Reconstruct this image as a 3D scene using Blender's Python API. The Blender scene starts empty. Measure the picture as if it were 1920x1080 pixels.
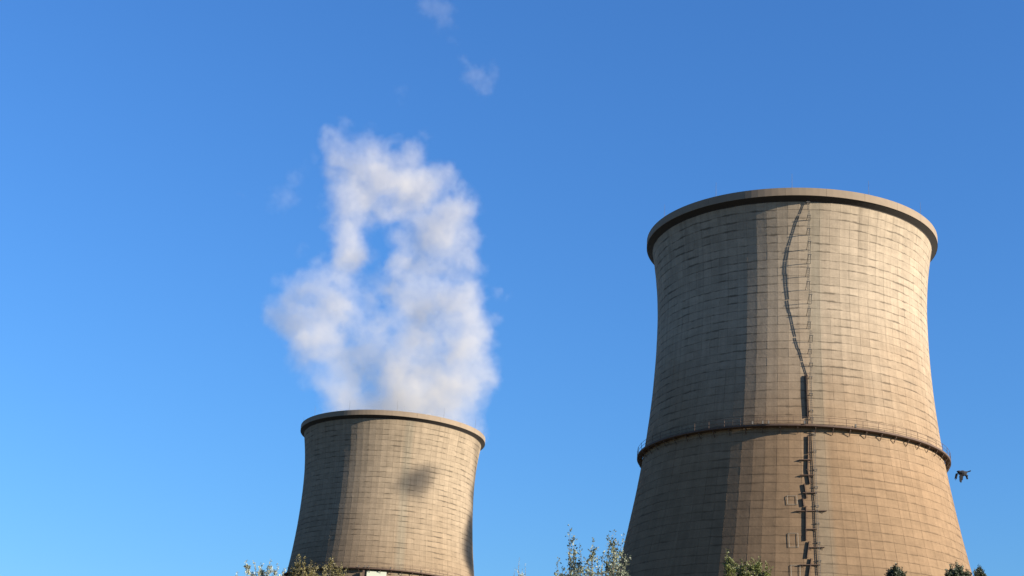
import bpy, bmesh, math, random
from mathutils import Vector, Matrix, noise

# ------------------------------------------------------------------ camera, sky, sun, exposure
S = bpy.context.scene
CAM = Vector((0, 0, 1.6))
FPX, PITCH, ROLL = 2850.03, 0.3424, 0.0587
F_ = Vector((0, math.cos(PITCH), math.sin(PITCH)))
R_ = Vector((1, 0, 0)); U_ = Vector((0, -math.sin(PITCH), math.cos(PITCH)))
RX = R_*math.cos(ROLL) + U_*math.sin(ROLL)
UX = -R_*math.sin(ROLL) + U_*math.cos(ROLL)
cam = bpy.data.objects.new('camera', bpy.data.cameras.new('camera'))
S.collection.objects.link(cam); S.camera = cam
cam.matrix_world = Matrix(((RX.x, UX.x, -F_.x, CAM.x), (RX.y, UX.y, -F_.y, CAM.y),
                           (RX.z, UX.z, -F_.z, CAM.z), (0, 0, 0, 1)))
cam.data.sensor_width = 36; cam.data.lens = 36*FPX/1920
cam.data.clip_start = .5; cam.data.clip_end = 20000

SUN_AZ = math.radians(62.5)        # from -Y (towards the camera) round to +X
SUN_EL = math.radians(21)
SUN = Vector((math.sin(SUN_AZ)*math.cos(SUN_EL), -math.cos(SUN_AZ)*math.cos(SUN_EL), math.sin(SUN_EL)))
W = bpy.data.worlds.new('World'); S.world = W; W.use_nodes = True
nt = W.node_tree; N = nt.nodes
bg = N['Background']
sky = N.new('ShaderNodeTexSky'); sky.sky_type = 'NISHITA'; sky.sun_disc = False
sky.sun_elevation = SUN_EL
sky.sun_rotation = math.atan2(SUN.x, SUN.y)
sky.altitude = 100; sky.air_density = 1.6; sky.dust_density = 0.3; sky.ozone_density = 8
hs = N.new('ShaderNodeHueSaturation'); hs.inputs['Saturation'].default_value = 1.0
tint = N.new('ShaderNodeVectorMath'); tint.operation = 'MULTIPLY'; tint.inputs[1].default_value = (.63, .904, 1.229)
nt.links.new(sky.outputs[0], hs.inputs['Color']); nt.links.new(hs.outputs[0], tint.inputs[0]); nt.links.new(tint.outputs[0], bg.inputs[0])
bg.inputs[1].default_value = 0.0527
sl = bpy.data.lights.new('sun', 'SUN'); sl.energy = 5.0; sl.angle = math.radians(.53); sl.color = (1, .89, .74)
so = bpy.data.objects.new('sun', sl); S.collection.objects.link(so)
so.rotation_euler = SUN.to_track_quat('Z', 'Y').to_euler(); so.location = (200, -100, 200)
S.view_settings.view_transform = 'Standard'; S.view_settings.look = 'None'
S.view_settings.exposure = 1.65; S.view_settings.gamma = 1.0
S.view_settings.use_curve_mapping = False
S.render.engine = 'CYCLES'
S.cycles.use_denoising = True
S.cycles.max_bounces = 8; S.cycles.volume_bounces = 5; S.cycles.transparent_max_bounces = 12
S.cycles.volume_step_rate = 1.5; S.cycles.volume_max_steps = 256

# ------------------------------------------------------------------ helpers
C = S.collection
def at(px, py, D):
    """point at horizontal distance D seen at pixel (1920 x 1080)"""
    d = F_*FPX + RX*(px-960) - UX*(py-540)
    return CAM + d*(D/math.hypot(d.x, d.y))
def tag(o, label=None, cat=None, group=None, kind=None):
    if label: o['label'] = label
    if cat: o['category'] = cat
    if group: o['group'] = group
    if kind: o['kind'] = kind
    return o
def empty(name, loc, rz=0):
    o = bpy.data.objects.new(name, None); C.objects.link(o)
    o.location = loc; o.rotation_euler.z = rz; o.empty_display_size = 1
    return o
def mesh_obj(name, verts, faces, mat, parent=None, smooth=False):
    m = bpy.data.meshes.new(name); m.from_pydata(verts, [], faces); m.update()
    if smooth: m.polygons.foreach_set('use_smooth', [True]*len(m.polygons))
    if mat: m.materials.append(mat)
    o = bpy.data.objects.new(name, m); C.objects.link(o)
    if parent: o.parent = parent
    return o
class MB:
    def __init__(s): s.v = []; s.f = []
    def add(s, v, f):
        b = len(s.v); s.v += [tuple(x) for x in v]; s.f += [tuple(i+b for i in q) for q in f]
    def hexa(s, p):   # 8 points: bottom 0-3, top 4-7
        s.add(p, [(3, 2, 1, 0), (4, 5, 6, 7), (0, 1, 5, 4), (1, 2, 6, 5), (2, 3, 7, 6), (3, 0, 4, 7)])
    def bar(s, a, b, w, h=None, up=Vector((0, 0, 1))):
        a = Vector(a); b = Vector(b); h = h or w
        d = (b-a).normalized()
        if abs(d.dot(up)) > .95: up = Vector((1, 0, 0))
        x = d.cross(up).normalized()*w/2; y = x.normalized().cross(d).normalized()*h/2
        s.hexa([a-x-y, a+x-y, a+x+y, a-x+y, b-x-y, b+x-y, b+x+y, b-x+y])
    def tube(s, pts, rad, n=6, cap=True):
        base = len(s.v); k = len(pts); prev = None
        for i, p in enumerate(pts):
            p = Vector(p)
            d = (Vector(pts[min(i+1, k-1)])-Vector(pts[max(i-1, 0)])).normalized()
            if prev is None:
                prev = d.cross(Vector((0, 0, 1)) if abs(d.z) < .9 else Vector((1, 0, 0))).normalized()
            x = (prev-d*prev.dot(d)).normalized(); prev = x; y = d.cross(x)
            for j in range(n):
                a = 2*math.pi*j/n; q = p+(x*math.cos(a)+y*math.sin(a))*rad[i]
                s.v.append(tuple(q))
        for i in range(k-1):
            for j in range(n):
                a = base+i*n+j; b = base+i*n+(j+1) % n
                s.f.append((a, b, b+n, a+n))
        if cap:
            s.f.append(tuple(base+j for j in reversed(range(n)))); s.f.append(tuple(base+(k-1)*n+j for j in range(n)))
    def build(s, name, mat, parent=None, smooth=False): return mesh_obj(name, s.v, s.f, mat, parent, smooth)

# ------------------------------------------------------------------ materials
class NT:
    """tiny node builder"""
    def __init__(s, tree): s.t = tree
    def n(s, typ, **kw):
        x = s.t.nodes.new(typ)
        for k, v in kw.items(): setattr(x, k, v)
        return x
    def put(s, sock, v):
        if isinstance(v, bpy.types.NodeSocket): s.t.links.new(v, sock)
        elif v is not None: sock.default_value = v
    def math(s, op, a, b=None, c=None, clamp=False):
        x = s.n('ShaderNodeMath', operation=op, use_clamp=clamp)
        for i, v in enumerate((a, b, c)): s.put(x.inputs[i], v) if v is not None else None
        return x.outputs[0]
    def vmath(s, op, a, b=None, scale=None):
        x = s.n('ShaderNodeVectorMath', operation=op)
        s.put(x.inputs[0], a)
        if b is not None: s.put(x.inputs[1], b)
        if scale is not None: s.put(x.inputs['Scale'], scale)
        return x.outputs['Value'] if op in ('LENGTH', 'DISTANCE', 'DOT_PRODUCT') else x.outputs[0]
    def noise(s, vec, scale, detail=3, rough=.5, color=False, dim='3D'):
        x = s.n('ShaderNodeTexNoise', noise_dimensions=dim)
        if vec is not None: s.put(x.inputs['Vector'], vec)
        x.inputs['Scale'].default_value = scale; x.inputs['Detail'].default_value = detail
        x.inputs['Roughness'].default_value = rough
        return x.outputs['Color' if color else 0]
    def smooth(s, v, a, b, lo=0., hi=1.):
        x = s.n('ShaderNodeMapRange', interpolation_type='SMOOTHSTEP')
        s.put(x.inputs[0], v); s.put(x.inputs[1], a); s.put(x.inputs[2], b); s.put(x.inputs[3], lo); s.put(x.inputs[4], hi)
        return x.outputs[0]
    def comb(s, x, y, z):
        c = s.n('ShaderNodeCombineXYZ')
        for i, v in enumerate((x, y, z)): s.put(c.inputs[i], v)
        return c.outputs[0]
    def mix(s, f, a, b, mode='MIX'):
        x = s.n('ShaderNodeMix', data_type='RGBA', blend_type=mode)
        s.put(x.inputs[0], f); s.put(x.inputs[6], a); s.put(x.inputs[7], b)
        return x.outputs[2]

def simple(name, col, rough=.8, metal=0, var=.25, scale=3.):
    m = bpy.data.materials.new(name); m.use_nodes = True
    b = NT(m.node_tree); p = m.node_tree.nodes['Principled BSDF']
    g = b.n('ShaderNodeNewGeometry')
    f = b.noise(g.outputs['Position'], scale, 4, .6)
    c2 = tuple(max(0, c*(1-var)) for c in col)+(1,); c1 = tuple(min(1, c*(1+var)) for c in col)+(1,)
    b.put(p.inputs['Base Color'], b.mix(f, c2, c1))
    p.inputs['Roughness'].default_value = rough; p.inputs['Metallic'].default_value = metal
    return m

LIFT = 1.3; Z0 = 5.9; NROW = 68; NSEG = 88
ZTOP = Z0+LIFT*NROW      # 93.3
def wallR(z):
    zt, a = 81.9, 21.63
    c = 38. if z > zt else 55.7
    return a*math.sqrt(1+((z-zt)/c)**2)

def concrete(name, cx, cy, upper, lower, phi_front, seed, PH):
    """cast-in-place shell: colour by height (weathering), per-pour tone, stained joints, streaks"""
    m = bpy.data.materials.new(name); m.use_nodes = True
    b = NT(m.node_tree); p = m.node_tree.nodes['Principled BSDF']
    g = b.n('ShaderNodeNewGeometry')
    pos = b.vmath('SUBTRACT', g.outputs['Position'], (cx, cy, 0))
    sp = b.n('ShaderNodeSeparateXYZ'); b.put(sp.inputs[0], pos); x, y, z = sp.outputs
    ang = b.math('ARCTAN2', y, x)
    u = b.math('MULTIPLY', b.math('ADD', ang, 2*math.pi-PH), NSEG/(2*math.pi))
    row = b.math('DIVIDE', b.math('SUBTRACT', z, Z0), LIFT)
    arc = b.math('MULTIPLY', ang, 22.0)                  # metres round the shell
    rowi = b.math('FLOOR', row); ui = b.math('FLOOR', u)
    wn = b.n('ShaderNodeTexWhiteNoise', noise_dimensions='3D'); b.put(wn.inputs[0], b.comb(ui, rowi, float(seed)))
    cell = wn.outputs[0]
    wr = b.n('ShaderNodeTexWhiteNoise', noise_dimensions='3D'); b.put(wr.inputs[0], b.comb(0., rowi, seed+.7))
    rown = wr.outputs[0]
    # height weathering, boundary ragged from bay to bay
    big = b.noise(b.comb(arc, z, float(seed)), .06, 4, .6)
    hz = b.math('ADD', z, b.math('MULTIPLY', b.math('SUBTRACT', big, .5), 26.))
    hf = b.smooth(hz, 52., 82.)
    col = b.mix(hf, lower+(1,), upper+(1,))
    col = b.mix(b.smooth(hz, 58., 36.), col, tuple(c*.86 for c in lower)+(1,))
    # per-pour tone
    tone = b.math('ADD', .90, b.math('ADD', b.math('MULTIPLY', cell, .11), b.math('MULTIPLY', rown, .09)))
    # vertical rain streaks
    st = b.noise(b.comb(b.math('MULTIPLY', arc, 1.6), b.math('MULTIPLY', z, .05), seed+3.), 1., 4, .65)
    tone = b.math('MULTIPLY', tone, b.smooth(st, .25, .7, .88, 1.05))
    # blotches stretched along the pour
    bl = b.noise(b.comb(b.math('MULTIPLY', arc, .35), b.math('MULTIPLY', z, .9), seed+9.), 1., 5, .7)
    tone = b.math('MULTIPLY', tone, b.smooth(bl, .3, .65, .86, 1.04))
    # dirty joints: broken dark lines just under each pour joint and at meridian seams
    fr = b.math('FRACT', row); dv = b.math('MINIMUM', fr, b.math('SUBTRACT', 1., fr))
    jm = b.noise(b.comb(b.math('MULTIPLY', arc, .3), b.math('MULTIPLY', rowi, 7.31), seed+5.), 1., 3, .6)
    jw = b.smooth(jm, .42, .66, .05, .2)
    jl = b.math('SUBTRACT', 1., b.smooth(dv, b.math('MULTIPLY', jw, .35), jw))
    ja = b.math('MULTIPLY', jl, b.smooth(jm, .44, .66, .05, .55))
    ja = b.math('MULTIPLY', ja, b.smooth(z, 50., 70., .6, 1.))
    fu = b.math('FRACT', u); du = b.math('MINIMUM', fu, b.math('SUBTRACT', 1., fu))
    um = b.noise(b.comb(b.math('MULTIPLY', ui, 5.17), b.math('MULTIPLY', z, .16), seed+15.), 1., 2, .5)
    ul = b.math('SUBTRACT', 1., b.smooth(du, .015, .06))
    ua = b.math('MULTIPLY', ul, b.smooth(um, .5, .68, .0, .28))
    dark = b.math('SUBTRACT', 1., b.math('MAXIMUM', ja, ua))
    tone = b.math('MULTIPLY', tone, dark)
    # old damp strip beside the ladder
    da = b.math('ABSOLUTE', b.math('SUBTRACT', ang, phi_front))
    strip = b.math('SUBTRACT', 1., b.smooth(b.math('ADD', da, b.math('MULTIPLY', st, .03)), .03, .085))
    grey = b.mix(b.math('MULTIPLY', strip, .35), col, (.142, .138, .107, 1))
    # soot running down under the rim and older tide marks
    run_ = b.noise(b.comb(b.math('MULTIPLY', arc, .45), b.math('MULTIPLY', z, .02), seed+21.), 1., 3, .6)
    tone = b.math('MULTIPLY', tone, b.math('SUBTRACT', 1., b.math('MULTIPLY', b.smooth(run_, .5, .7, 0., .22), b.smooth(z, 76., 94.))))
    fine = b.noise(g.outputs['Position'], 4., 5, .7)
    tone = b.math('MULTIPLY', tone, b.smooth(fine, .2, .8, .93, 1.06))
    tc = b.n('ShaderNodeCombineColor')
    for i in range(3): b.put(tc.inputs[i], tone)
    b.put(p.inputs['Base Color'], b.mix(1., grey, tc.outputs[0], 'MULTIPLY'))
    p.inputs['Roughness'].default_value = .95
    p.inputs['Specular IOR Level'].default_value = .15
    bp = b.n('ShaderNodeBump'); bp.inputs['Strength'].default_value = .5; bp.inputs['Distance'].default_value = .05
    b.put(bp.inputs['Height'], b.noise(g.outputs['Position'], 1.8, 6, .7)); b.put(p.inputs['Normal'], bp.outputs[0])
    return m

M_soffit = simple('dark_soffit', (.022, .017, .014), .95, 0, .3, 1.)  # darkness of the lip's underside put into the base colour
M_rim = simple('rim_concrete', (.160, .123, .086), .95, 0, .18, .8)
M_steel = simple('weathered_steel', (.055, .05, .043), .7, .0, .25, 2.)
M_outline = simple('shade_outline_grey', (.19, .18, .15), .8, 0, .2, 2.)  # grey for the bars that draw shadow outlines
M_rust = simple('rusty_steel', (.06, .035, .023), .85, .0, .4, 1.5)
M_joint = simple('dark_joint_concrete', (.155, .122, .086), .95, 0, .3, 1.)
M_pale = simple('pale_slab', (.33, .35, .28), .8, 0, .06, 2.)

# ------------------------------------------------------------------ ground
def ground():
    m = bpy.data.materials.new('dry_grass_and_earth'); m.use_nodes = True
    b = NT(m.node_tree); p = m.node_tree.nodes['Principled BSDF']
    g = b.n('ShaderNodeNewGeometry')
    f = b.noise(g.outputs['Position'], .05, 8, .7); f2 = b.noise(g.outputs['Position'], 1.5, 6, .7)
    c = b.mix(b.smooth(f, .4, .6), (.085, .066, .04, 1), (.04, .05, .018, 1))
    b.put(p.inputs['Base Color'], b.mix(b.math('MULTIPLY', f2, .5), c, (.10, .085, .06, 1)))
    p.inputs['Roughness'].default_value = .97
    n = 40; s = 9000; v = []; fc = []
    for i in range(n+1):
        for j in range(n+1):
            v.append((s*(2*i/n-1), s*(2*j/n-1), 0))
    for i in range(n):
        for j in range(n):
            a = i*(n+1)+j; fc.append((a, a+n+1, a+n+2, a+1))
    tag(mesh_obj('ground', v, fc, m), kind='structure')
ground()

# ------------------------------------------------------------------ cooling towers
def P(r, a, z): return Vector((r*math.cos(a), r*math.sin(a), z))
def pixel(pt):
    d = Vector(pt)-CAM; zz = d.dot(F_)
    return 960+FPX*d.dot(RX)/zz, 540-FPX*d.dot(UX)/zz

PHASE = 0.0
def panel_pts(row, k, prng):
    """one concrete bay between two pours and two meridians, proud of the shell, local to the tower"""
    da = 2*math.pi/NSEG; z0 = Z0+row*LIFT+.012; z1 = Z0+(row+1)*LIFT-.012
    g = .008/wallR(z0)
    a0 = k*da+g+PHASE; a1 = (k+1)*da-g+PHASE
    pr = .022+prng
    r0, r1 = wallR(z0), wallR(z1)
    n = 1; v = []; f = []
    for i in range(n+1):
        a = a0+(a1-a0)*i/n; v += [P(r0+pr, a, z0), P(r1+pr, a, z1)]
    v += [P(r0-.08, a0, z0), P(r0-.08, a1, z0), P(r1-.08, a0, z1), P(r1-.08, a1, z1)]
    for i in range(n): f.append((2*i, 2*i+2, 2*i+3, 2*i+1))
    q = 2*n+2
    f += [(q, q+1)+tuple(2*i for i in range(n, -1, -1)), tuple(2*i+1 for i in range(n+1))+(q+3, q+2), (q, 0, 1, q+2), (2*n, q+1, q+3, 2*n+1)]
    return v, f

def on_shell(px, py, D, cx, cy, off=0.):
    lo, hi = D-wallR(60)-12, D
    for _ in range(40):
        md = (lo+hi)/2; q = at(px, py, md)-Vector((cx, cy, 0))
        if math.hypot(q.x, q.y) > wallR(q.z): lo = md
        else: hi = md
    return q + Vector((q.x, q.y, 0)).normalized()*off
def cooling_tower(az, D, label, seed, upper, lower, singles, ladder, zgal):
    cx, cy = D*math.sin(az), D*math.cos(az)
    t = tag(empty('cooling_tower', (cx, cy, 0)), label, 'cooling tower', 'hyperbolic cooling towers')
    face = math.atan2(-cy, -cx)                       # angle that faces the camera
    global PHASE                                      # a seam of the near tower lies 3.9 m left of its front
    q = on_shell(1420, 500, D, cx, cy); PHASE = math.atan2(q.y, q.x) % (2*math.pi/NSEG)
    LAD = face+math.radians(7.2)
    mat = concrete('tower_concrete', cx, cy, upper, lower, LAD+.045, seed, PHASE)
    rnd = random.Random(seed)
    # shell: outer skin just under the bays, inner skin .35 m in
    NS = 144; zs = [Z0-.4+i*(ZTOP-Z0+.4)/90 for i in range(91)]
    v = []; f = []
    for z in zs:
        for j in range(NS): v.append(P(wallR(z)-.05, 2*math.pi*j/NS, z))
    nb = len(zs)*NS
    for z in zs:
        for j in range(NS): v.append(P(wallR(z)-.45, 2*math.pi*j/NS, z))
    for i in range(len(zs)-1):
        for j in range(NS):
            a = i*NS+j; b = i*NS+(j+1) % NS
            f.append((a, b, b+NS, a+NS)); f.append((nb+b, nb+a, nb+a+NS, nb+b+NS))
    for j in range(NS):
        j2 = (j+1) % NS; T = (len(zs)-1)*NS
        f.append((j2, j, nb+j, nb+j2)); f.append((T+j, T+j2, nb+T+j2, nb+T+j))
    mesh_obj('shell', v, f, M_joint, t, True)
    # bays
    cells = []
    for row in range(NROW):
        for k in range(NSEG):
            am = (k+.5)*2*math.pi/NSEG+PHASE; zc = Z0+(row+.5)*LIFT
            c = P(wallR(zc), am, zc)+Vector((cx, cy, 0))
            nrm = Vector((math.cos(am), math.sin(am), 0))
            vis = nrm.dot((CAM-c).normalized())
            px, py = pixel(c)
            on = vis > .05 and py < 1078
            area = vis*2*math.pi*wallR(zc)/NSEG*LIFT/(c-CAM).length**2 if on else 0
            cells.append((area, row, k, rnd.uniform(-.009, .009)))
    cells.sort(key=lambda c: -c[0])
    mbs = MB()
    for i, (ar, row, k, pr) in enumerate(cells):
        pv, pf = panel_pts(row, k, pr)
        if i < singles:
            mesh_obj('concrete_bay', [tuple(q) for q in pv], pf, mat, t)
        else: mbs.add(pv, pf)
    tag(mbs.build('concrete_bay', mat, t), kind='stuff')
    # rim: 24 cast blocks with an overhanging lip
    NB = 24; off = math.radians(2.5)
    for k in range(NB):
        v = []; f = []; n = 6
        prof = [(.60, ZTOP+.555), (1.0, ZTOP+.555), (1.0, ZTOP+1.80), (-.10, ZTOP+1.92), (-.10, ZTOP+.90), (.60, ZTOP+.75)]
        r0 = wallR(ZTOP)
        g = .014/24
        for i in range(n+1):
            a = off+2*math.pi*(k+i/n)/NB
            if i == 0: a += g
            if i == n: a -= g
            for (dr, z) in prof: v.append(P(r0+dr, a, z))
        q = len(prof)
        for i in range(n):
            for j in range(q):
                j2 = (j+1) % q; f.append((i*q+j, (i+1)*q+j, (i+1)*q+j2, i*q+j2))
        f.append(tuple(range(q))); f.append(tuple(n*q+j for j in reversed(range(q))))
        mesh_obj('rim_block', v, f, M_rim, t)
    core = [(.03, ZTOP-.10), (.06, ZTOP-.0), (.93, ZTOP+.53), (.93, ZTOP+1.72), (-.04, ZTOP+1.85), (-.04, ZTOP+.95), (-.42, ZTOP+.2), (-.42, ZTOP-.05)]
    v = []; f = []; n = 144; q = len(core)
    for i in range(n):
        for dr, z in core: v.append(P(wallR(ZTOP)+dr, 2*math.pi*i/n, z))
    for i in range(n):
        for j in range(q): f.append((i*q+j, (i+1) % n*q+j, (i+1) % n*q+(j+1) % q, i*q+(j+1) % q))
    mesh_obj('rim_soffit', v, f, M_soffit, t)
    # lightning rods on the rim
    for k in range(12):
        a = face+math.radians(31+30*k)
        m = MB(); b0 = P(wallR(ZTOP)+.5, a, ZTOP+1.8); m.tube([b0, b0+Vector((0, 0, .5)), b0+Vector((0, 0, 2.6))], [.045, .025, .015], 6)
        m.build('lightning_rod', M_steel, t)
    # gallery: deck ring, railing, posts, brackets
    rg = wallR(zgal)
    m = MB(); n = 120
    deck_o = .98
    v = []; f = []
    prof = [(.09, zgal-.20), (deck_o-.10, zgal-.20), (deck_o, zgal-.14), (deck_o, zgal+.10), (deck_o-.08, zgal+.10), (deck_o-.08, zgal), (.09, zgal)]
    q = len(prof)
    for i in range(n):
        for dr, z in prof: v.append(P(rg+dr, 2*math.pi*i/n, z))
    for i in range(n):
        i2 = (i+1) % n
        for j in range(q):
            j2 = (j+1) % q; f.append((i*q+j, i2*q+j, i2*q+j2, i*q+j2))
    gal = mesh_obj('gallery', v, f, M_rust, t)
    for h, nm in ((1.15, 'handrail'), (.6, 'middle_rail')):
        m = MB(); pts = [P(rg+deck_o-.05, 2*math.pi*i/96, zgal+h) for i in range(97)]
        m.tube(pts, [.028]*97, 5, False); m.build(nm, M_rust, gal)
    npost = 60
    pm = MB(); pm.tube([P(rg+deck_o-.05, 0, zgal+.1), P(rg+deck_o-.05, 0, zgal+1.18)], [.035]*2, 5)
    post = pm.build('railing_post', M_rust, gal)
    bm_ = MB(); bm_.bar(P(rg+deck_o-.12, 0, zgal-.36), P(rg+.12, 0, zgal-.36), .10, .12)
    bm_.bar(P(rg+deck_o-.2, 0, zgal-.40), P(rg+.28, 0, zgal-1.15), .09, .09)
    br = bm_.build('bracket', M_rust, gal)
    for i in range(npost):
        for src in (post, br):
            o = src if i == 0 else src.copy()
            if i: C.objects.link(o); o.parent = gal
            o.rotation_euler.z = 2*math.pi*(i+.3+(.25 if src is br else 0))/npost
    # floodlights / boxes on the gallery rail
    for da in (-13, -9.5, -7.5, 4.5, 22):
        a = face+math.radians(da); m = MB()
        m.bar(P(rg+deck_o, a, zgal+.1), P(rg+deck_o, a, zgal+.55), .28, .22)
        m.build('junction_box', M_steel, gal)
    if ladder:
        # ladder: one nearly straight run rim -> gallery, then short flights down the flare
        lad = None
        tang = Vector((-math.sin(LAD), math.cos(LAD), 0)); rad = Vector((math.cos(LAD), math.sin(LAD), 0))
        def run(name, ra, za, rb, zb, side=0.):
            nonlocal lad
            A = P(ra, LAD, za)+tang*side; B = P(rb, LAD, zb)+tang*side
            m = MB()
            for s in (-.11, .11): m.bar(A+tang*s, B+tang*s, .055, .045, tang)
            L = (B-A).length; nr = int(L/.33)
            for i in range(nr):
                p = A.lerp(B, (i+.5)/nr); m.bar(p-tang*.15, p+tang*.15, .04)
            o = m.build(name, M_steel, lad or t)
            if lad is None: lad = o
            z = max(za, zb)-.8
            while z > min(za, zb)+.3:            # struts that slope down to the wall
                tt = (za-z)/(za-zb); p = A.lerp(B, tt)
                d = math.hypot(p.x, p.y)-wallR(z); zw = z-.85*d; rw = wallR(zw)+.03
                if d > .2:
                    m = MB()
                    for s in (-.17, .17): m.bar(p+tang*s, P(rw, LAD, zw)+tang*(s*1.6+side), .06, .06)
                    m.bar(p-tang*.30, p+tang*.30, .08, .08)
                    m.build('standoff_bracket', M_steel, lad)
                z -= LIFT*2
        zt_, zb_ = ZTOP+.6, 67.3; nsec = 13; jr = random.Random(3)
        for i in range(nsec):
            f0, f1 = i/nsec, (i+1)/nsec; ra_, rb_ = wallR(ZTOP)+.30, wallR(67.3)+.32; jo = jr.uniform(-.16, .16)
            run('ladder' if i == 0 else 'ladder_section', ra_+(rb_-ra_)*f0+jo*.6, zt_+(zb_-zt_)*f0-.06*(i > 0), ra_+(rb_-ra_)*f1+jo*.6, zt_+(zb_-zt_)*f1, side=jo)
        run('ladder_flight', wallR(67.3)+.30, 67.25, wallR(61)+.30, 60.9)
        run('ladder_flight', wallR(61)+.30, 60.85, wallR(zgal)+.35, zgal+.1)
        z = zgal-.3
        while z > 8:
            zb = max(z-5.4, 5); run('ladder_flight', wallR(z)+.26, z-.05, wallR(zb)+.26, zb, side=.25); z = zb
        def on_wall(px, py, off=0.): return on_shell(px, py, D, cx, cy, off)
        def trough(x0, y0, x1, y1, w, d, nm, mt=M_rust):
            A = on_wall(x0, y0, .10+d/2); B = on_wall(x1, y1, .10+d/2); rr = Vector((A.x, A.y, 0)).normalized()
            ax = (B-A).normalized(); sx = ax.cross(rr).normalized()
            m = MB()                                   # U-shaped trough, open to the wall, with flanges
            m.bar(A+sx*w/2, B+sx*w/2, d, .05, sx); m.bar(A-sx*w/2, B-sx*w/2, d, .05, sx); m.bar(A+rr*d*.45, B+rr*d*.45, .05, w*.98, rr)
            n = max(1, int((B-A).length/1.3))
            for i in range(n+1):
                p = A.lerp(B, i/n)+rr*d*.52; m.bar(p-sx*(w/2+.07), p+sx*(w/2+.07), .09, .05)
            m.build(nm, mt, lad)
        trough(1511, 704, 1514, 782, .40, .06, 'dark_trough')  # dark trough pieces along the thick strokes of the ladder line
        for q in ((1515, 818, 1515, 850), (1515, 852, 1514, 880), (1514, 881, 1518, 907), (1508, 908, 1512, 934), (1505, 935, 1507, 949), (1511, 950, 1511, 1013), (1517, 1016, 1513, 1046), (1521, 1048, 1516, 1082)):
            trough(*q, .28, .06, 'dark_trough')
        for x0, x1, y in ((1500, 1526, 892), (1505, 1532, 925), (1492, 1550, 959), (1510, 1532, 993), (1516, 1546, 1027), (1499, 1538, 1060), (1498, 1522, 863)):
            A = on_wall(x0, y, .05); B = on_wall(x1, y, .05); rr = Vector((A.x, A.y, 0)).normalized()*.24; e_ = Vector((0, 0, .1))
            m = MB(); m.hexa([A, A+rr, B+rr, B, A+e_, A+rr+e_, B+rr+e_, B+e_])
            for q in (.15, .85): m.bar(A.lerp(B, q)+rr*.9, A.lerp(B, q)-Vector((0, 0, .45)), .05)
            m.build('rest_platform', M_rust, lad)
        for x0, x1, y0, y1 in ((1476, 1494, 930, 946), (1479, 1496, 1000, 1026), (1483, 1500, 1060, 1084)):  # thin bars standing in for faint shadow rectangles on the wall
            m = MB(); c_ = [on_wall(x, y, .13) for x, y in ((x0, y0), (x1, y0), (x1+1, y1), (x0+1, y1))]
            for a_, b_ in ((0, 1), (1, 2), (3, 0), (3, 2)): m.bar(c_[a_], c_[b_], .04)
            for k_ in (0, 2):
                rr = Vector((c_[k_].x, c_[k_].y, 0)).normalized(); m.bar(c_[k_], c_[k_]-rr*.13, .05)
            m.build('shade_outline', M_outline, lad)
    # raking legs and basin
    legm = simple('leg_concrete', (.33, .30, .25), .9)
    m = MB(); rl = wallR(Z0-.4)-.22; da = 2*math.pi/36
    m.bar(P(rl+1.9, -da/2, 0), P(rl, 0, Z0-.3), .6, .6); m.bar(P(rl+1.9, da/2, 0), P(rl, 0, Z0-.3), .6, .6)
    leg = m.build('raking_leg', legm, t)
    for i in range(1, 36):
        o = leg.copy(); C.objects.link(o); o.parent = t; o.rotation_euler.z = i*da
    v = []; f = []; n = 96
    prof = [(rl+3.4, -.2), (rl+3.4, 1.3), (rl+3.0, 1.3), (rl+3.0, .2)]
    for i in range(n):
        for r, z in prof: v.append(P(r, 2*math.pi*i/n, z))
    for i in range(n):
        for j in range(3): f.append((i*4+j, ((i+1) % n)*4+j, ((i+1) % n)*4+j+1, i*4+j+1))
    mesh_obj('basin_wall', v, f, legm, t)
    return t, cx, cy, face, mat

UP, LO = (.245, .200, .147), (.169, .114, .068)
AZ1, D1, AZ2, D2 = .1922, 240., -.0739, 383.57
cooling_tower(AZ1, D1, 'nearer and larger cooling tower on the right, with a ladder and a gallery round it', 4, UP, LO, 300, True, 58.75)
T2, cx2, cy2, face2, mat2 = cooling_tower(AZ2, D2, 'farther, smaller looking cooling tower on the left, steam rising from its mouth', 11,
              (.202, .160, .112), (.157, .116, .076), 0, False, 57.6)
# pale slab and dark post under the left tower's gallery
def under_gallery_slab():
    a = math.atan2(at(706, 1072, D2-25).y-cy2, at(706, 1072, D2-25).x-cx2)
    m = MB(); w = 2.3
    for zz in (54.1,):
        r = wallR(55.5)+.12
        tg = Vector((-math.sin(a), math.cos(a), 0)); rd = Vector((math.cos(a), math.sin(a), 0))
        A = P(wallR(53.6)+.10, a, 53.6); B = P(wallR(57.0)+.10, a, 57.0)
        m.hexa([A-tg*w, A-tg*w+rd*.15, A+tg*w+rd*.15, A+tg*w, B-tg*w, B-tg*w+rd*.15, B+tg*w+rd*.15, B+tg*w])
        m.build('pale_panel', M_pale, T2)
        m = MB(); m.bar(A-tg*(w+.75)+rd*.35, B-tg*(w+.75)+rd*.5, .5, .4); m.build('dark_post', M_rust, T2)
under_gallery_slab()

# ------------------------------------------------------------------ steam
def steam_material(name, col, aniso=.1):
    m = bpy.data.materials.new(name); m.use_nodes = True
    t = m.node_tree; t.nodes.clear()
    out = t.nodes.new('ShaderNodeOutputMaterial'); pv = t.nodes.new('ShaderNodeVolumePrincipled')
    pv.inputs['Color'].default_value = col+(1,); pv.inputs['Anisotropy'].default_value = aniso
    pv.inputs['Density'].default_value = 1.0
    pv.inputs['Density Attribute'].default_value = 'density'
    t.links.new(pv.outputs[0], out.inputs['Volume'])
    return m
M_steam = steam_material('steam_vapour', (.69, .67, .635), .0)

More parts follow.
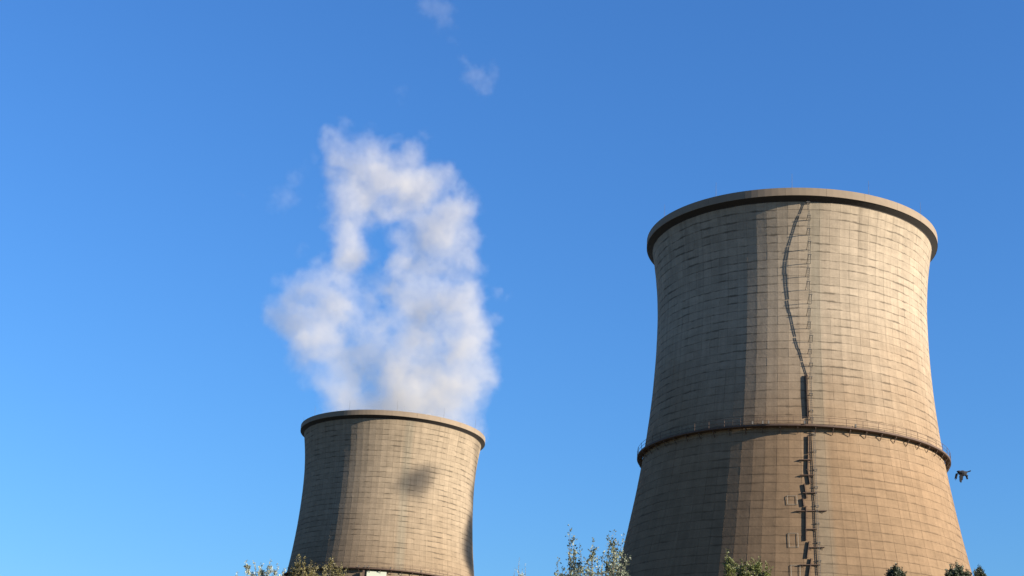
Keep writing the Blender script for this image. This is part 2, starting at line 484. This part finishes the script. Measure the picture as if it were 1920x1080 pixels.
GROW = 1.0
def vapour(name, blobs, D, dens, voxel, warp, seed, label, mat=M_steam, depth=.9, pad=6, thr=.0):
    """blobs: (x, y, radius px, weight, depth offset m): puffs of steam placed in space at distance D"""
    pts = []
    for (px, py, r, w, dy) in blobs:
        c = at(px, py, D+dy); s = (c-CAM).length*math.cos(.15)/FPX
        pts.append((c, r*s, w))
    org = sum((p[0] for p in pts), Vector())/len(pts)
    lo = Vector([min((p[0]-org)[i]-p[1]*1.6 for p in pts)-pad for i in range(3)])
    hi = Vector([max((p[0]-org)[i]+p[1]*1.6 for p in pts)+pad for i in range(3)])
    vol = bpy.data.volumes.new(name); o = bpy.data.objects.new(name, vol); C.objects.link(o)
    o.location = org
    ng = bpy.data.node_groups.new(name, 'GeometryNodeTree')
    ng.interface.new_socket('Geometry', in_out='INPUT', socket_type='NodeSocketGeometry')
    ng.interface.new_socket('Geometry', in_out='OUTPUT', socket_type='NodeSocketGeometry')
    b = NT(ng)
    outn = b.n('NodeGroupOutput')
    pos = b.n('GeometryNodeInputPosition').outputs[0]
    # wispy warp: large swirls + small curls
    seedv = (seed*13.7, seed*5.1, seed*3.3)
    p0 = b.vmath('ADD', pos, seedv)
    w1 = b.vmath('SUBTRACT', b.noise(p0, .07, 3, .55, True), (.5, .5, .5))
    w2 = b.vmath('SUBTRACT', b.noise(p0, .22, 4, .65, True), (.5, .5, .5))
    w3 = b.vmath('SUBTRACT', b.noise(p0, .6, 3, .6, True), (.5, .5, .5))
    q = b.vmath('ADD', pos, b.vmath('SCALE', w1, scale=warp*2.2))
    q = b.vmath('ADD', q, b.vmath('SCALE', w2, scale=warp*1.0))
    q = b.vmath('ADD', q, b.vmath('SCALE', w3, scale=warp*.8))
    tot = None
    for c, r, w in pts:
        l = c-org
        dv = b.vmath('MULTIPLY', b.vmath('SUBTRACT', q, tuple(l)), (1, 1/depth, 1))
        d = b.math('DIVIDE', b.vmath('LENGTH', dv), r*1.6)
        fo = b.smooth(d, 1., .25, 0., w)
        tot = fo if tot is None else b.math('ADD', tot, fo)
    tot = b.math('DIVIDE', tot, b.math('ADD', b.math('MULTIPLY', tot, .45), 1.))   # soft saturate
    n1 = b.noise(b.vmath('ADD', q, (31., 7., 3.)), .10, 8, .62)
    n2 = b.noise(b.vmath('ADD', q, (3., 77., 5.)), .35, 5, .65)
    er = b.math('MULTIPLY', b.smooth(n1, .30, .66, .30, 1.1), b.smooth(n2, .25, .62, .8, 1.05))
    dn = b.math('MULTIPLY', tot, er)
    dn = b.math('SUBTRACT', dn, b.smooth(n2, .35, .62, .16+thr, .01+thr))
    dn = b.math('MAXIMUM', dn, 0.)
    dn = b.math('MULTIPLY', dn, dens)
    vc = b.n('GeometryNodeVolumeCube')
    b.put(vc.inputs['Density'], dn)
    vc.inputs['Min'].default_value = lo; vc.inputs['Max'].default_value = hi
    for i, ax in enumerate('XYZ'): vc.inputs['Resolution '+ax].default_value = max(8, int((hi-lo)[i]/voxel))
    sm = b.n('GeometryNodeSetMaterial'); sm.inputs['Material'].default_value = mat
    ng.links.new(vc.outputs[0], sm.inputs[0]); ng.links.new(sm.outputs[0], outn.inputs[0])
    md = o.modifiers.new('steam', 'NODES'); md.node_group = ng
    vol.materials.append(mat)
    tag(o, label, 'steam', kind='stuff')
    return o

B = [(715, 412, 22, .5), (708, 512, 20, .3), (702, 545, 26, .5), (735, 560, 24, .5), (668, 430, 26, .9), (660, 480, 28, .9), (745, 440, 20, .6), (745, 490, 24, .7), (735, 535, 20, .6), (692, 482, 14, .25), (700, 590, 30, .35), (650, 540, 26, .7), (930, 700, 18, .6), (920, 720, 20, .5), (515, 590, 22, .5), (870, 350, 16, .4), (600, 640, 36, .6), (640, 680, 40, .3), (680, 790, 50, .6), (760, 800, 60, .8), (850, 810, 45, .8), (640, 755, 42, .5), (705, 750, 52, .65), (780, 745, 60, .9), (850, 740, 52, .95), (893, 750, 28, .6),
     (618, 712, 40, .4), (690, 690, 58, .5), (780, 690, 58, .85), (860, 690, 52, 1.), (908, 690, 28, .8), (925, 670, 14, .5),
     (590, 655, 42, .6), (650, 650, 42, .35), (720, 640, 46, .3), (800, 620, 48, .8), (870, 630, 46, 1.), (905, 625, 22, .5),
     (562, 605, 40, .9), (610, 595, 42, .9), (530, 570, 26, .8), (506, 577, 11, .6), (560, 545, 30, .8), (610, 545, 34, .8), (655, 580, 34, .75), (690, 612, 34, .5), (738, 500, 20, .35), (748, 455, 16, .4), (735, 520, 16, .3),
     (800, 560, 46, 1.), (860, 560, 42, .95), (752, 590, 30, .5), (738, 545, 20, .4),
     (642, 510, 30, .8), (588, 508, 18, .5), (655, 465, 32, .9), (612, 480, 16, .35), (640, 420, 32, .9), (668, 490, 20, .6), (650, 370, 38, .95), (645, 320, 34, .95), (632, 278, 26, .9), (610, 250, 13, .8),
     (680, 290, 34, .8), (712, 285, 24, .6), (700, 340, 42, .9), (745, 325, 40, .9), (778, 285, 22, .8), (796, 256, 10, .6), (700, 392, 30, .8), (672, 410, 24, .7), (735, 400, 22, .6),
     (770, 370, 44, .95), (820, 350, 38, .9), (860, 388, 28, .85), (832, 425, 44, .95), (788, 435, 32, .8), (882, 447, 22, .8), (762, 470, 22, .6), (770, 515, 26, .7),
     (805, 490, 40, .95), (863, 490, 36, .9), (902, 505, 14, .5), (935, 545, 12, .35), (928, 592, 12, .35), (950, 562, 9, .3),
     (650, 240, 18, .3), (700, 250, 16, .22), (745, 268, 14, .3), (590, 300, 12, .15), (560, 470, 14, .2), (520, 520, 12, .25), (885, 395, 14, .3), (845, 320, 14, .35), (930, 640, 12, .4), (545, 655, 18, .25), (585, 715, 18, .2)]
rb = random.Random(5)
vapour('steam_plume', [b_+(rb.uniform(-9, 9),) for b_ in B], D2, .15, .4, 3.4, 1, 'white steam plume with a blue gap in it above the left cooling tower')
vapour('steam_wisp', [(525, 372, 22, .5, 0), (550, 340, 14, .4, 3), (455, 366, 10, .3, 0), (575, 320, 10, .3, 2)], D2, .06, .5, 6., 2, 'faint shred of steam left of the top of the plume')
vapour('steam_wisp', [(885, 130, 18, .8, 0), (898, 155, 18, 1., 2), (925, 130, 14, .6, -2), (905, 165, 10, .6, 0)], D2, .05, .5, 6., 3, 'small pale puff of steam high above the plume')
vapour('steam_wisp', [(815, 12, 24, .7, 0), (830, 45, 16, .6, 2), (838, 75, 11, .5, -2), (795, 20, 12, .4, 0)], D2, .03, .5, 6., 4, 'faint streak of steam at the top edge of the sky')
vapour('steam_wisp', [(750, 160, 12, .6, 0), (748, 185, 9, .4, 2)], D2, .02, .5, 4., 5, 'hardly visible shred of steam just above the main plume')

# steam drifting outside the frame on the sunny side: its shade lies on the left tower
def off_cloud(name, targets, dist, dens, seed, label):
    pts = []
    org = Vector()
    for (px, py, r, w, dy) in targets:
        # point of the left tower's wall seen at the pixel, then back along the sun's ray
        best = None
        for k in range(200):
            D = D2-26+k*.15
            q = at(px, py, D)
            if math.hypot(q.x-cx2, q.y-cy2) <= wallR(q.z): best = q; break
        if best is None: best = at(px, py, D2)
        pts.append((best+SUN*(dist+dy), r, w))
    return pts
def cloud_from_points(name, pts, dens, voxel, warp, seed, label):
    bl = []
    for c, r, w in pts: bl.append((c, r, w))
    global at
    keep = at
    it = iter([b_[0] for b_ in bl])
    D = (bl[0][0]-CAM).length
    at = lambda *_: next(it)
    o = vapour(name, [(0, 0, r*FPX/((c-CAM).length*math.cos(.15)), w, 0) for c, r, w in bl], D, dens, voxel, warp, seed, label, depth=1., pad=5)
    at = keep
    return o
sp = off_cloud('steam_puff', [(781, 900, 3.2, 1., 0), (774, 914, 2.8, 1., 1), (792, 890, 2.4, .9, 0), (806, 882, 2., .5, 0), (820, 878, 1.5, .35, 0), (786, 922, 2.2, .6, 1), (776, 945, 2.2, .3, 0), (782, 962, 1.8, .2, 0), (768, 888, 1.8, .4, 0), (812, 900, 1.6, .25, 0)], 215, 0, 0, '')
cloud_from_points('steam_puff', sp, .22, .4, 2.4, 7, 'puff of steam drifting outside the right edge, shading the left tower')
sp = off_cloud('', [(884, 990, 4., 1., 0), (882, 1010, 4., 1., 1), (890, 950, 3.5, .8, 0), (886, 925, 3.2, .5, 0), (890, 900, 3., .4, 0), (893, 870, 3., .3, 0), (895, 840, 3., .3, 0), (878, 1030, 4., .9, 0), (885, 1060, 4., .9, 0)], 215, 0, 0, '')
cloud_from_points('steam_puff', sp, .55, .6, 1.2, 8, 'tall shred of steam outside the right edge, shading the edge of the left tower')

# ------------------------------------------------------------------ trees
def leaf_mat(name, c, tr=.3, var=.35):
    m = bpy.data.materials.new(name); m.use_nodes = True
    b = NT(m.node_tree); p = m.node_tree.nodes['Principled BSDF']
    g = b.n('ShaderNodeNewGeometry')
    f = b.noise(g.outputs['Position'], 1.7, 4, .6)
    col = b.mix(b.smooth(f, .3, .7), tuple(x*(1-var) for x in c)+(1,), tuple(min(1, x*(1+var)) for x in c)+(1,))
    rp = b.n('ShaderNodeHueSaturation'); b.put(rp.inputs['Color'], col)
    b.put(rp.inputs['Value'], b.smooth(g.outputs['Random Per Island'], 0., 1., .7, 1.35))
    b.put(p.inputs['Base Color'], rp.outputs[0]); p.inputs['Roughness'].default_value = .55
    tl = b.n('ShaderNodeBsdfTranslucent'); b.put(tl.inputs[0], rp.outputs[0])
    mx = b.n('ShaderNodeMixShader'); mx.inputs[0].default_value = tr
    b.put(mx.inputs[1], p.outputs[0]); b.put(mx.inputs[2], tl.outputs[0])
    b.put(m.node_tree.nodes['Material Output'].inputs[0], mx.outputs[0])
    return m
M_bark = simple('bark', (.10, .085, .065), .95, 0, .35, 6.)
L_silver = leaf_mat('silvery_leaf', (.36, .38, .29), .35)
L_olive = leaf_mat('olive_leaf', (.125, .108, .038), .3)
L_poplar = leaf_mat('poplar_leaf', (.11, .127, .08), .25)
L_green = leaf_mat('fresh_green_leaf', (.10, .112, .03), .35)
L_dark = leaf_mat('dark_evergreen_leaf', (.035, .045, .02), .15)

def leaf(mb, p, d, size, rnd, fold=.35, asp=.6):
    """one folded leaf: two quads' worth of triangles with a midrib"""
    d = d.normalized()
    s = d.cross(Vector((rnd.uniform(-1, 1), rnd.uniform(-1, 1), rnd.uniform(-1, 1)))).normalized()
    n = s.cross(d)
    a = p; t = p+d*size; m1 = p+d*size*.45+s*size*asp/2+n*size*fold*.3; m2 = p+d*size*.45-s*size*asp/2+n*size*fold*.3
    mb.add([a, m1, t, m2], [(0, 1, 2), (0, 2, 3)])

def tree(name, label, D, tips, leafm, lsize, dens, crown_w, crown_h, seed, group=None, up=1.0, side=.28, cat='tree', body=3500, dome=None, droop=0., shoot=2.2, trunk_r=.16):
    """tips: pixels of the shoots that reach above the frame's lower edge; a full tree stands below them"""
    rnd = random.Random(seed)
    tp = [at(x, y, D+rnd.uniform(-1, 1)*crown_w*.25) for x, y in tips]
    cx = sum(p.x for p in tp)/len(tp); cy = sum(p.y for p in tp)/len(tp); H = max(p.z for p in tp)
    base = Vector((cx, cy, 0))
    t = tag(empty(name, base), label, cat, group)
    tp = [p-base for p in tp]
    # trunk
    m = MB(); k = 9; pts = []; rad = []
    for i in range(k):
        f = i/(k-1); pts.append(Vector((.25*math.sin(3*f+seed), .25*math.cos(2.3*f+seed)-.25*math.cos(seed), f*(H-shoot*.8)))); rad.append(trunk_r*(1-f)**.8+.02)
    pts[0] = Vector((0, 0, -.1)); m.tube(pts, rad, 8); m.build('trunk', M_bark, t, True)
    def spine(z):
        f = max(0, min(.999, z/(H-shoot*.8)))*(k-1); i = int(f); return pts[i].lerp(pts[i+1], f-i)
    lf = MB(); lm = MB()
    def grow(a, b, r0, nl, s, curl=.15, start=.15):
        mid = (a+b)/2+Vector((rnd.uniform(-1, 1), rnd.uniform(-1, 1), 0))*curl*(b-a).length
        ps = [a*(1-u)**2+mid*2*u*(1-u)+b*u*u for u in [i/6 for i in range(7)]]
        lm.tube(ps, [r0*(1-i/6.5) for i in range(7)], 4)
        for i in range(nl):
            u = start+(1-start)*((i+rnd.random())/nl); q = a*(1-u)**2+mid*2*u*(1-u)+b*u*u
            dr = ((b-a).normalized()*rnd.uniform(.1, .9)*up+Vector((rnd.gauss(0, 1), rnd.gauss(0, 1), rnd.gauss(0, .7)-droop)).normalized())
            leaf(lf, q+Vector((rnd.gauss(0, 1), rnd.gauss(0, 1), rnd.gauss(0, 1)))*s*.35, dr, s*rnd.uniform(.6, 1.2), rnd)
        return ps
    # named shoots
    for p in tp:
        a = spine(p.z-shoot*1.3); a = a.lerp(Vector((p.x, p.y, a.z)), .55)
        ps = grow(a, p, .03, int(70*dens), lsize)
        for j in range(int(7*dens)):
            u = rnd.uniform(.15, .8); q = a.lerp(p, u)
            e = q+Vector((rnd.gauss(0, side), rnd.gauss(0, side), rnd.uniform(.25, .6)*up))*(1.15-u)*shoot*.55
            if e.z > H-.1: e.z = H-.1
            grow(q, e, .012, int(26*dens), lsize, .1)
    # crown body
    nlimb = 26
    zb = H-crown_h
    for i in range(nlimb):
        f = i/(nlimb-1); z = zb+(H-zb-shoot)*f
        a = spine(z*.92); th = i*2.4+rnd.random()
        w = crown_w/2*(math.sin(math.pi*min(1, (.12+.80*f)))**.6)*rnd.uniform(.75, 1.05)
        e = Vector((a.x+w*math.cos(th), a.y+w*math.sin(th), z+w*.55*up+rnd.uniform(-.2, .4)))
        e.z = min(e.z, H-shoot*.55)
        ps = grow(a, e, .055, int(body/nlimb*.3), lsize*1.3)
        for j in range(6):
            q = ps[rnd.randrange(2, 7)]
            e2 = q+Vector((rnd.gauss(0, 1), rnd.gauss(0, 1), rnd.uniform(-.3, 1)*up))*w*.32
            e2.z = min(e2.z, H-shoot*.45)
            grow(q, e2, .02, int(body/nlimb*.12), lsize*1.3)
    lm.build('limb', M_bark, t); lf.build('crown', leafm, t)
    return t

G_L = 'treetops in front of the left cooling tower'
tree('shrubby_tree', 'pale grey-green treetop against the sky, left of the left cooling tower', 95,
     [(462, 1050), (476, 1052), (492, 1056), (508, 1050), (520, 1058), (535, 1066), (548, 1070), (486, 1062), (502, 1066)], L_silver, .11, 1.5, 5.5, 9, 21, droop=.3, shoot=1.6)
tree('shrubby_tree', 'olive treetop across the foot of the left tower\'s shaded side', 90,
     [(555, 1046), (563, 1040), (572, 1044), (583, 1050), (596, 1062), (610, 1064), (590, 1056), (547, 1060)], L_olive, .12, 1.4, 4.5, 9, 22, droop=.2, shoot=1.6)
tree('shrubby_tree', 'brownish olive treetop right of the olive one, in front of the left tower', 98,
     [(618, 1046), (625, 1044), (640, 1054), (652, 1060), (634, 1062), (608, 1062)], L_olive, .12, 1.1, 4.5, 9, 23, droop=.2, shoot=1.6)
tree('slender_tree', 'hazy twig tip rising at the lower edge midway between the towers', 110,
     [(974, 1046), (984, 1056), (966, 1066), (980, 1066)], L_silver, .09, .35, 2.2, 7, 24, shoot=1.5, body=2200)
tree('poplar', 'poplar with upright leafy shoots left of the right cooling tower', 62,
     [(1068, 987), (1075, 1010), (1086, 1022), (1048, 1046), (1056, 1058), (1112, 1009), (1106, 1030), (1120, 1040), (1098, 1045), (1090, 1060)], L_poplar, .12, 1.0, 3.2, 10, 25, 'poplars left of the right cooling tower', up=1.5, shoot=2.6, side=.15, body=2200)
tree('poplar', 'second poplar, its shoots overlapping the right cooling tower\'s left edge', 64,
     [(1149, 995), (1140, 1018), (1160, 1012), (1170, 1006), (1133, 1034), (1154, 1036), (1167, 1040), (1176, 1052), (1146, 1050), (1162, 1060)], L_poplar, .12, 1.05, 3.0, 10, 26, 'poplars left of the right cooling tower', up=1.5, shoot=2.6, side=.15, body=2200)
tree('broadleaf_tree', 'fresh green treetop in front of the right tower where shade meets sun', 60,
     [(1364, 1030), (1357, 1056), (1372, 1052), (1392, 1050), (1410, 1047), (1424, 1045), (1436, 1054), (1445, 1064), (1400, 1058), (1382, 1060), (1418, 1056), (1430, 1062)], L_green, .10, 1.6, 3.6, 9, 27, shoot=1.5)
G_D = 'dark round treetops below the right cooling tower'
tree('evergreen_tree', 'dark rounded evergreen tip below the sunlit side, left of the other two', 75,
     [(1680, 1058), (1684, 1074), (1674, 1076), (1690, 1075), (1680, 1068), (1672, 1064), (1690, 1066), (1666, 1070), (1697, 1073), (1684, 1064), (1676, 1069), (1662, 1078)], L_dark, .10, 3.0, 2.4, 8, 28, G_D, shoot=1.1, body=5000)
tree('evergreen_tree', 'widest dark evergreen tip, under the right cooling tower\'s right edge', 72,
     [(1793, 1055), (1786, 1070), (1795, 1072), (1806, 1072), (1780, 1074), (1798, 1060), (1783, 1060), (1803, 1061), (1775, 1068), (1812, 1068), (1790, 1064), (1799, 1068), (1818, 1074), (1772, 1076)], L_dark, .10, 3.0, 3.0, 8, 29, G_D, shoot=1.1, body=5000)
tree('evergreen_tree', 'small dark evergreen tip against the sky, rightmost of the three', 78,
     [(1835, 1060), (1835, 1067), (1830, 1074), (1840, 1076), (1829, 1070), (1842, 1068), (1838, 1072), (1832, 1075)], L_dark, .10, 2.6, 1.9, 8, 30, G_D, shoot=1.0, body=4000)

# ------------------------------------------------------------------ bird
def bird():
    D = 68.; o0 = at(1804, 889, D); s = (o0-CAM).length/FPX     # metres per photo pixel
    def w(x, y, d=0.): return (RX*(x-1804)-UX*(y-889))*s+F_*d
    mat = simple('dark_plumage', (.008, .008, .011), 1., 0, .3, 30.)
    m = MB()
    # body: beak, head, neck, breast, back, rump, tail
    body = [(1793.5, 884.5, .004), (1795, 884, .022), (1797, 884.5, .06), (1799, 886, .09), (1802, 887.3, .125), (1806, 887.6, .135), (1809.5, 887.2, .10), (1813, 885, .03), (1814.5, 884.4, .022)]
    m.tube([w(x, y) for x, y, r in body], [r for x, y, r in body], 10)
    # tail fan
    a, b, c, d = w(1813, 884.2), w(1813, 886), w(1820, 884.6, .05), w(1819.5, 881.6, -.05)
    th = UX*.008
    m.hexa([a-th, b-th, c-th, d-th, a+th, b+th, c+th, d+th])
    # wings: root chord -> wrist -> tip, each with spread primaries
    def wing(root_a, root_b, wr_a, wr_b, tips, sd):
        t = F_*.007*sd+RX*.006
        m.hexa([root_a-t, root_b-t, wr_b-t, wr_a-t, root_a+t, root_b+t, wr_b+t, wr_a+t])
        n = len(tips)
        for i, tp in enumerate(tips):
            p = wr_a.lerp(wr_b, i/n); q = wr_a.lerp(wr_b, (i+1.15)/n); e = (q-p)*.22
            m.hexa([p-t, q-t, tp+e-t, tp-e-t, p+t, q+t, tp+e+t, tp-e+t])
    wing(w(1799, 886, -.05), w(1808, 887, -.05), w(1796.5, 892, -.16), w(1804, 892, -.16),
         [w(1797.5, 902, -.2), w(1799, 904, -.21), w(1800.5, 903, -.2), w(1802.5, 899, -.19)], 1)
    wing(w(1798, 885, .05), w(1807, 886, .05), w(1794.5, 889, .2), w(1799, 890, .2),
         [w(1793.5, 899.5, .26), w(1795, 902, .27), w(1797, 900, .26)], -1)
    # trailing leg / wing covert seen low at the rear
    m.bar(w(1808, 889), w(1813.5, 893), .11, .07); m.bar(w(1811.5, 891.5), w(1813.5, 898), .075, .05)
    me = bpy.data.meshes.new('bird'); me.from_pydata(m.v, [], m.f); me.materials.append(mat)
    o = bpy.data.objects.new('bird', me); C.objects.link(o); o.location = o0
    r = o.modifiers.new('remesh', 'REMESH'); r.mode = 'VOXEL'; r.voxel_size = .013; r.use_smooth_shade = True
    tag(o, 'dark bird flying with lowered wings right of the larger cooling tower', 'bird')
bird()
